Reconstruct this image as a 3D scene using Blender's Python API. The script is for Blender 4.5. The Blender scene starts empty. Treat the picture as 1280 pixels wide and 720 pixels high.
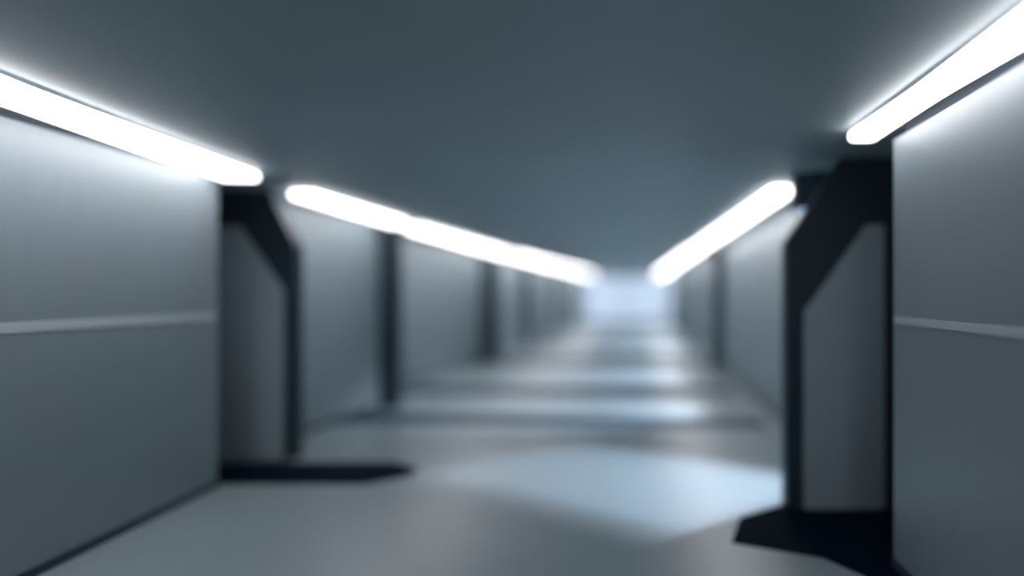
import bpy, bmesh, math, random
from mathutils import Vector
random.seed(4)
S = bpy.context.scene
COL = S.collection
H = 2.67          # ceiling height
DEND = 45.0       # distance of the bright end of the corridor

# ------------------------------------------------------------------ materials
def mat(name, base, rough=.5, metal=0.0, emit=None, strength=0, noise=.0, nscale=3.0, stretch=(1, 1, 1), spec=.5, rvar=0.0):
    m = bpy.data.materials.new(name); m.use_nodes = True
    nt = m.node_tree; b = nt.nodes['Principled BSDF']
    b.inputs['Base Color'].default_value = (*base, 1)
    b.inputs['Roughness'].default_value = rough
    b.inputs['Metallic'].default_value = metal
    b.inputs['Specular IOR Level'].default_value = spec
    if emit:
        b.inputs['Emission Color'].default_value = (*emit, 1)
        b.inputs['Emission Strength'].default_value = strength
    if noise > 0 or rvar > 0:
        tc = nt.nodes.new('ShaderNodeTexCoord'); mp = nt.nodes.new('ShaderNodeMapping')
        mp.inputs['Scale'].default_value = stretch
        nz = nt.nodes.new('ShaderNodeTexNoise'); nz.inputs['Scale'].default_value = nscale
        nz.inputs['Detail'].default_value = 4
        nt.links.new(tc.outputs['Object'], mp.inputs['Vector']); nt.links.new(mp.outputs['Vector'], nz.inputs['Vector'])
        if noise > 0:
            mx = nt.nodes.new('ShaderNodeMix'); mx.data_type = 'RGBA'
            mx.inputs[6].default_value = (*[c * (1 - noise) for c in base], 1)
            mx.inputs[7].default_value = (*[min(1, c * (1 + noise)) for c in base], 1)
            nt.links.new(nz.outputs['Fac'], mx.inputs[0]); nt.links.new(mx.outputs[2], b.inputs['Base Color'])
        if rvar > 0:
            mr = nt.nodes.new('ShaderNodeMapRange')
            mr.inputs['To Min'].default_value = rough - rvar; mr.inputs['To Max'].default_value = rough + rvar
            nt.links.new(nz.outputs['Fac'], mr.inputs['Value']); nt.links.new(mr.outputs[0], b.inputs['Roughness'])
    return m

M_WALL = mat('brushed_wall_cladding', (.235, .295, .328), .42, .0, noise=.06, nscale=2.0, stretch=(1, 6, .6))
M_BAY = mat('bay_wall_paint', (.275, .35, .385), .45, noise=.05)
M_CEIL = mat('ceiling_paint', (.335, .425, .465), .5, noise=.05, nscale=1.2)
M_FLOOR = mat('polished_resin_floor', (.285, .36, .392), .34, noise=.07, nscale=.9, rvar=.05)
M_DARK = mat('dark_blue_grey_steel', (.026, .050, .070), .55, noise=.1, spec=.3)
M_SHADE_NAVY = mat('navy_floor_shade', (.002, .009, .022), .7, noise=.1, spec=.02)  # colour stands in for floor shade at the passages
M_SHADE_SLATE = mat('slate_floor_shade', (.022, .048, .078), .55, noise=.1, spec=.15)  # colour stands in for the shade bands across the floor
M_PANEL = mat('grey_inset_panel', (.36, .465, .53), .5, noise=.05)
M_RAIL = mat('pale_guard_rail', (.52, .60, .65), .4, noise=.03)
M_HOUS = mat('anodised_housing', (.12, .14, .15), .3, .8)
M_DIFF = mat('lit_diffuser', (.9, .9, .9), .4, emit=(1.0, .945, .95), strength=6.2)
M_TRAY = mat('white_lamp_tray', (.75, .76, .77), .5)
M_WALL_GLOW = mat('added_wall_glow', (.9, .9, .9), .4, emit=(1.0, .92, .93), strength=11.0)  # for the added, unseen glow strips that brighten the walls
M_WALL_GLOW_SOFT = mat('soft_added_wall_glow', (.9, .9, .9), .4, emit=(1.0, .92, .93), strength=4.0)  # weaker emission for the same added glow strips
M_FRAME = mat('window_frame_metal', (.25, .3, .34), .4, .5)

def glass():
    m = bpy.data.materials.new('frosted_glass'); m.use_nodes = True
    nt = m.node_tree; nt.nodes.clear()
    o = nt.nodes.new('ShaderNodeOutputMaterial'); t = nt.nodes.new('ShaderNodeBsdfTransparent')
    g = nt.nodes.new('ShaderNodeBsdfGlossy'); mx = nt.nodes.new('ShaderNodeMixShader')
    t.inputs[0].default_value = (.95, .97, 1, 1); g.inputs['Roughness'].default_value = .2; mx.inputs[0].default_value = .06
    nt.links.new(t.outputs[0], mx.inputs[1]); nt.links.new(g.outputs[0], mx.inputs[2]); nt.links.new(mx.outputs[0], o.inputs[0])
    return m
M_GLASS = glass()

# ------------------------------------------------------------------ helpers
def link(name, bm, m, parent=None, bevel=0.0, smooth=False):
    bmesh.ops.recalc_face_normals(bm, faces=bm.faces)
    me = bpy.data.meshes.new(name); bm.to_mesh(me); bm.free()
    me.materials.append(m)
    o = bpy.data.objects.new(name, me); COL.objects.link(o)
    if parent: o.parent = parent
    if bevel:
        md = o.modifiers.new('bevel', 'BEVEL'); md.width = bevel; md.segments = 3; md.limit_method = 'ANGLE'
    if smooth:
        for p in me.polygons: p.use_smooth = True
    return o

def prism(bm, pts, axis, a, b):
    """extrude the closed outline pts (2-D) along axis from a to b"""
    def P(u, v, w):
        return {'z': (u, v, w), 'y': (u, w, v), 'x': (w, u, v)}[axis]
    lo = [bm.verts.new(P(u, v, a)) for u, v in pts]
    hi = [bm.verts.new(P(u, v, b)) for u, v in pts]
    bm.faces.new(lo); bm.faces.new(hi)
    n = len(pts)
    for i in range(n):
        bm.faces.new((lo[i], lo[(i + 1) % n], hi[(i + 1) % n], hi[i]))
    return bm

def box(x0, x1, y0, y1, z0, z1, bm=None):
    bm = bm or bmesh.new()
    return prism(bm, [(x0, y0), (x1, y0), (x1, y1), (x0, y1)], 'z', z0, z1)

def struct(name, bm, m, **k):
    o = link(name, bm, m, **k); o['kind'] = 'structure'; return o

# ------------------------------------------------------------------ shell
struct('floor', box(-7, 5, -4.2, DEND + .3, -.2, 0), M_FLOOR)
struct('ceiling', box(-7, 5, -4.2, DEND + .3, H, H + .2), M_CEIL)
struct('wall_back', box(-7, 5, -4.4, -4.2, 0, H), M_WALL)
struct('wall_far_left', box(-7.2, -7, -4.2, DEND + .3, 0, H), M_DARK)
struct('wall_far_right', box(5, 5.2, -4.2, DEND + .3, 0, H), M_DARK)

def wall(name, x0, y0, x1, y1, side, m, z1=H, th=.2):
    """upright wall whose corridor face runs from (x0,y0) to (x1,y1); side -1 = left"""
    s = side * th
    bm = prism(bmesh.new(), [(x0, y0), (x1, y1), (x1 + s, y1), (x0 + s, y0)], 'z', 0, z1 or H)
    return struct(name, bm, m)

def lx(y):   # the near left wall leans slightly away from the axis
    return -3.50 - .032 * (y - 4.4)
wall('wall_left', lx(-4.2), -4.2, lx(6.78), 6.78, -1, M_WALL, z1=2.62, th=.35)
wall('wall_right', 1.55, -4.2, 1.55, 4.82, 1, M_WALL, z1=2.575, th=.35)
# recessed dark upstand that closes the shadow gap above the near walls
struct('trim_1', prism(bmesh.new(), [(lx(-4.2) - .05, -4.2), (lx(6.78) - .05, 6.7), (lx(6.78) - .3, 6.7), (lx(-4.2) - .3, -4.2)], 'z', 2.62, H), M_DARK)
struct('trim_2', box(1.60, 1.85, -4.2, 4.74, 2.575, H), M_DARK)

def rail(name, x0, y0, x1, y1, side, z, hgt):
    s = -side
    prof = [(0, -hgt / 2), (.003, -hgt / 2), (.004, -hgt / 2 + .002), (.004, hgt / 2 - .002), (.003, hgt / 2), (0, hgt / 2)]
    bm = bmesh.new()
    a = [bm.verts.new((x0 + s * u, y0, z + v)) for u, v in prof]
    b = [bm.verts.new((x1 + s * u, y1, z + v)) for u, v in prof]
    bm.faces.new(a); bm.faces.new(b)
    for i in range(6): bm.faces.new((a[i], a[(i + 1) % 6], b[(i + 1) % 6], b[i]))
    return struct(name, bm, M_RAIL)
rail('trim_3', lx(-4.1), -4.1, lx(6.76), 6.76, -1, 1.453, .06)
rail('trim_4', 1.55, -4.1, 1.55, 4.80, 1, 1.487, .042)

# bay walls between the piers
LP = [(7.9, -3.40), (11.4, -3.44), (19.6, -3.45), (25.0, -3.35), (32.0, -3.25), (39.0, -3.1)]
RP = [(6.05, 1.13), (17.5, 1.62), (26.0, 1.65), (35.0, 1.65)]
LW = [(-4.05, -3.70), (-4.45, -3.80), (-4.0, -3.6), (-3.8, -3.45), (-3.6, -3.3), (-3.35, -3.0)]
RW = [(1.85, 1.85), (1.9, 1.85), (1.85, 1.8), (1.8, 1.75)]
for side, P, W in ((-1, LP, LW), (1, RP, RW)):
    nm = 'wall_left' if side < 0 else 'wall_right'
    for i, (y, x) in enumerate(P):
        ye = P[i + 1][0] if i + 1 < len(P) else DEND
        wall(nm, W[i][0], y + (.2 if i == 0 else .25), W[i][1], ye, side, M_BAY)

def base_shade(name, x0, y0, x1, y1, side):  # dark strip standing in for shade where wall meets floor
    a, b = -side * .012, side * .001
    struct(name, prism(bmesh.new(), [(x0 + a, y0), (x1 + a, y1), (x1 + b, y1), (x0 + b, y0)], 'z', .002, .055), M_DARK)
base_shade('base_shade_left', lx(-4.2), -4.2, lx(6.78), 6.78, -1)
base_shade('base_shade_left', -4.05, 8.1, -3.70, 11.4, -1)
base_shade('base_shade_left', -4.45, 11.65, -3.80, 19.6, -1)
base_shade('base_shade_right', 1.55, -4.2, 1.55, 4.82, 1)
base_shade('base_shade_right', 1.85, 6.25, 1.85, 17.5, 1)

# piers that stand out between the bays
PL = [('dark pier with a grey angular inset panel across the left side passage', None),
      ('slim dark pier on the left between the second and third strip lights', None),
      ('blurred dark pier on the left under the far end of the third strip light', None)] + \
     [('small blurred pier far down the left wall near the bright window', 'distant piers on the left')] * 3
PR = [('tall dark pier with a grey angular inset panel beside the near right wall', None)] + \
     [('small blurred pier far down the right wall beyond the long grey bay', 'distant piers on the right')] * 3
def pier(side, y, x, outer, th, cham, label, panel=None):
    """front outline given as (distance from inner edge, height); the inner top corner is cut off"""
    cw, ch = cham
    s = side
    pts = [(x, 0), (outer, 0), (outer, H), (x + s * cw, H), (x, H - ch)]
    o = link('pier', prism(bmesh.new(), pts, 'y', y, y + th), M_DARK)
    o['label'], grp = label; o['category'] = 'pier'
    if grp: o['group'] = grp
    if panel:
        link('inset_panel', prism(bmesh.new(), panel, 'y', y - .02, y + .01), M_PANEL, parent=o, bevel=.006)
    return o
F = 995.0
def at(px, py, y):            # point of the upright plane at distance y
    return ((px - 797) * y / F, 1.65 - (py - 366) * y / F)
for i, (y, x) in enumerate(LP):
    if i == 0:
        pn = [at(262, 283, y), at(300, 283, y), at(355, 362, y), at(355, 572, y), at(262, 572, y)]
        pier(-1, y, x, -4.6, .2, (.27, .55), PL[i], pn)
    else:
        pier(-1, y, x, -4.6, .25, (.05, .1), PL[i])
for i, (y, x) in enumerate(RP):
    if i == 0:
        pn = [at(1105, 281, y), at(1083, 281, y), at(1005, 389, y), at(1005, 636, y), at(1105, 636, y)]
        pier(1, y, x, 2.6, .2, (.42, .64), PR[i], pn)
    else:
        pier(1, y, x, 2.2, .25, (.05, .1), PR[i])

# dark floor bands: their colour stands in for shade between the light patches
def shade_band(name, pts, m=None):
    return struct(name, prism(bmesh.new(), pts, 'z', -.01, .004), m or M_SHADE_NAVY)
def gp(px, py):
    d = F * 1.65 / (py - 366); return ((px - 797) * d / F, d)
# navy shade bands at the two side passages, slate-blue ones across the corridor
shade_band('floor_shade_5', [(-6.9, 6.85), (-2.35, 6.85), (-2.05, 7.15), (-2.05, 7.45), (-2.35, 7.75), (-6.9, 7.75)])
shade_band('floor_shade_10', [(.62, 5.25), (1.15, 4.95), (1.5, 4.3), (4.9, 4.3), (4.9, 6.25), (1.2, 6.25), (.75, 5.85)])
shade_band('floor_shade_6', [(-3.9, 10.05), (1.6, 9.75), (1.6, 10.35), (-3.9, 10.95)], M_SHADE_SLATE)
shade_band('floor_shade_7', [(-3.9, 13.0), (1.6, 13.0), (1.6, 13.8), (-3.9, 13.8)], M_SHADE_SLATE)
shade_band('floor_shade_8', [(-3.9, 18.3), (1.6, 18.3), (1.6, 19.4), (-3.9, 19.4)], M_SHADE_SLATE)
shade_band('floor_shade_9', [(-3.6, 25.2), (1.6, 25.2), (1.6, 26.6), (-3.6, 26.6)], M_SHADE_SLATE)

# ------------------------------------------------------------------ glazed end of the corridor
fr = bmesh.new()
for b in ((-3.2, -3.05, 0, H), (1.75, 1.9, 0, H), (-3.05, 1.75, 0, .12), (-3.05, 1.75, H - .1, H), (-.68, -.60, .12, H - .1)):
    prism(fr, [(b[0], DEND), (b[1], DEND), (b[1], DEND + .12), (b[0], DEND + .12)], 'z', b[2], b[3])
w = struct('window_1', fr, M_FRAME)
link('glass_pane', box(-3.05, 1.75, DEND + .05, DEND + .06, .12, H - .1), M_GLASS, parent=w)
struct('wall_end_left', box(-7, -3.2, DEND, DEND + .2, 0, H), M_BAY)
struct('wall_end_right', box(1.9, 5, DEND, DEND + .2, 0, H), M_BAY)

# ------------------------------------------------------------------ ceiling lights
def rounded(x0, x1, y0, y1, r, n=6):
    pts = []
    for cx, cy, a0 in ((x1 - r, y1 - r, 0), (x0 + r, y1 - r, 90), (x0 + r, y0 + r, 180), (x1 - r, y0 + r, 270)):
        for k in range(n + 1):
            a = math.radians(a0 + 90 * k / n); pts.append((cx + r * math.cos(a), cy + r * math.sin(a)))
    return pts

def light(xa, ya, xb, yb, wd, side, label, group=None):
    L = math.hypot(xb - xa, yb - ya)
    e = bpy.data.objects.new('ceiling_light', None); COL.objects.link(e)
    e.location = (xa, ya, H); e.rotation_euler = (0, 0, -math.atan2(xb - xa, yb - ya))
    e['label'] = label; e['category'] = 'ceiling light'
    if group: e['group'] = group
    h = wd / 2
    # wrap-round lit diffuser: soft edged, 60 mm deep
    bm = prism(bmesh.new(), rounded(-h, h, 0, L, .05), 'z', -.075, -.018)
    link('diffuser', bm, M_DIFF, e, bevel=.02, smooth=False)
    # backing tray between the diffuser and the ceiling
    link('housing', prism(bmesh.new(), rounded(-h * .96, h * .96, .01, L - .01, .04), 'z', -.019, 0), M_TRAY, e)
    # metal edge profile on the wall side
    o = side * h
    s = side
    prof = [(o + s * .002, -.012), (o + s * .016, -.012), (o + s * .016, 0), (o + s * .002, 0)]
    link('edge_profile', prism(bmesh.new(), prof, 'y', .05, L - .05), M_HOUS, e)
    lens = [(o - s * .005, -.058), (o + s * .006, -.058), (o + s * .006, -.016), (o - s * .005, -.016)]  # added glowing strip, turned unseen to the wall to brighten its top
    link('added_wall_glow', prism(bmesh.new(), lens, 'y', .06, L - .06), M_WALL_GLOW_SOFT if wd < .2 else M_WALL_GLOW, e)
    return e
light(-2.68, -.5, -3.34, 6.72, .30, -1, 'long white strip light above the near left wall, cut by the left frame edge')
light(1.47, -.5, 1.40, 5.0, .17, 1, 'long white strip light above the near right wall, cut by the right frame edge')
light(-3.32, 7.85, -3.36, 11.2, .24, -1, 'short blurred strip light, second along the left side, just beyond the left passage')
light(-3.36, 11.9, -3.34, 20.2, .24, -1, 'blurred strip light, third along the left side from the front')
light(-3.2, 21.0, -2.95, 30.5, .30, -1, 'far blurred strip light, fourth along the left side')
light(-2.9, 31.3, -2.55, 44.0, .36, -1, 'farthest strip light on the left, ending at the bright window')
light(1.38, 7.5, 1.32, 17.0, .22, 1, 'blurred strip light, second along the right side, just beyond the right passage')
light(1.30, 17.8, 1.24, 28.5, .27, 1, 'far blurred strip light, third along the right side')
light(1.24, 29.4, 1.2, 44.0, .34, 1, 'farthest strip light on the right, ending at the bright window')

# ------------------------------------------------------------------ added unseen spots for the cool floor patches
def spot(loc, tgt, power, deg, blend=.6, rad=.12, col=(.79, .86, 1.0)):
    l = bpy.data.lights.new('added_bay_spot', 'SPOT'); l.energy = power; l.spot_size = math.radians(deg)
    l.spot_blend = blend; l.shadow_soft_size = rad; l.color = col
    o = bpy.data.objects.new('added_bay_spot', l); COL.objects.link(o); o.location = loc
    o.rotation_euler = (Vector(tgt) - Vector(loc)).to_track_quat('-Z', 'Y').to_euler()
spot((1.74, 6.85, 2.60), (-.1, 7.0, 0), 980, 95, .2, .03)
# added box round the first spot, no real fixture: its hole shapes the patch
src = Vector((1.74, 6.85, 2.60)); zp = 2.36; k = (src.z - zp) / src.z
quad = [gp(500, 596), gp(600, 612), gp(720, 645), gp(830, 672), gp(1010, 618), gp(1010, 600), gp(850, 574), gp(700, 554), gp(600, 572)]
hole = [(src.x + (u - src.x) * k, src.y + (v - src.y) * k) for u, v in quad]
cx = sum(p[0] for p in hole) / len(hole); cy = sum(p[1] for p in hole) / len(hole)
bm = bmesh.new()
inn = [bm.verts.new((u, v, zp)) for u, v in hole]
def onbox(u, v):
    dx, dy = u - cx, v - cy; t = 1 / max(abs(dx) / .20, abs(dy) / .24); return (cx + dx * t, cy + dy * t)
out = [bm.verts.new((*onbox(u, v), zp)) for u, v in hole]
top = [bm.verts.new((*onbox(u, v), H)) for u, v in hole]
for q in range(len(hole)):
    p = (q + 1) % len(hole)
    bm.faces.new((inn[q], inn[p], out[p], out[q])); bm.faces.new((out[q], out[p], top[p], top[q]))
o = struct('added_lamp_box', bm, M_DARK)
md = o.modifiers.new('thickness', 'SOLIDIFY'); md.thickness = .004
spot((1.60, 10.8, 2.50), (-.6, 11.1, 0), 700, 62)
spot((1.60, 15.6, 2.50), (-.5, 15.9, 0), 850, 62)
spot((1.60, 22.0, 2.50), (-.1, 23.5, 0), 1000, 70)
spot((1.60, 30.0, 2.50), (-.1, 32.0, 0), 1200, 70)

# ------------------------------------------------------------------ world
wd = bpy.data.worlds.new('sky'); S.world = wd; wd.use_nodes = True
bg = wd.node_tree.nodes['Background']; bg.inputs[0].default_value = (.56, .67, .81, 1); bg.inputs[1].default_value = 1.25

# ------------------------------------------------------------------ camera
cd = bpy.data.cameras.new('camera'); cam = bpy.data.objects.new('camera', cd); COL.objects.link(cam)
cam.location = (0, 0, 1.65); cam.rotation_euler = (math.radians(90), 0, 0)
cd.sensor_width = 36; cd.lens = 36 * F / 1280
cd.shift_x = -157 / 1280; cd.shift_y = 6 / 1280
cd.dof.use_dof = True; cd.dof.focus_distance = 3.9; cd.dof.aperture_fstop = cd.lens / 1000 / (.040 * 3.9)
S.camera = cam

S.view_settings.view_transform = 'Standard'; S.view_settings.look = 'None'
S.view_settings.exposure = 0; S.view_settings.gamma = 1; S.view_settings.use_curve_mapping = False
S.cycles.use_denoising = True
S.cycles.max_bounces = 8; S.cycles.diffuse_bounces = 5
S.cycles.sample_clamp_indirect = 8
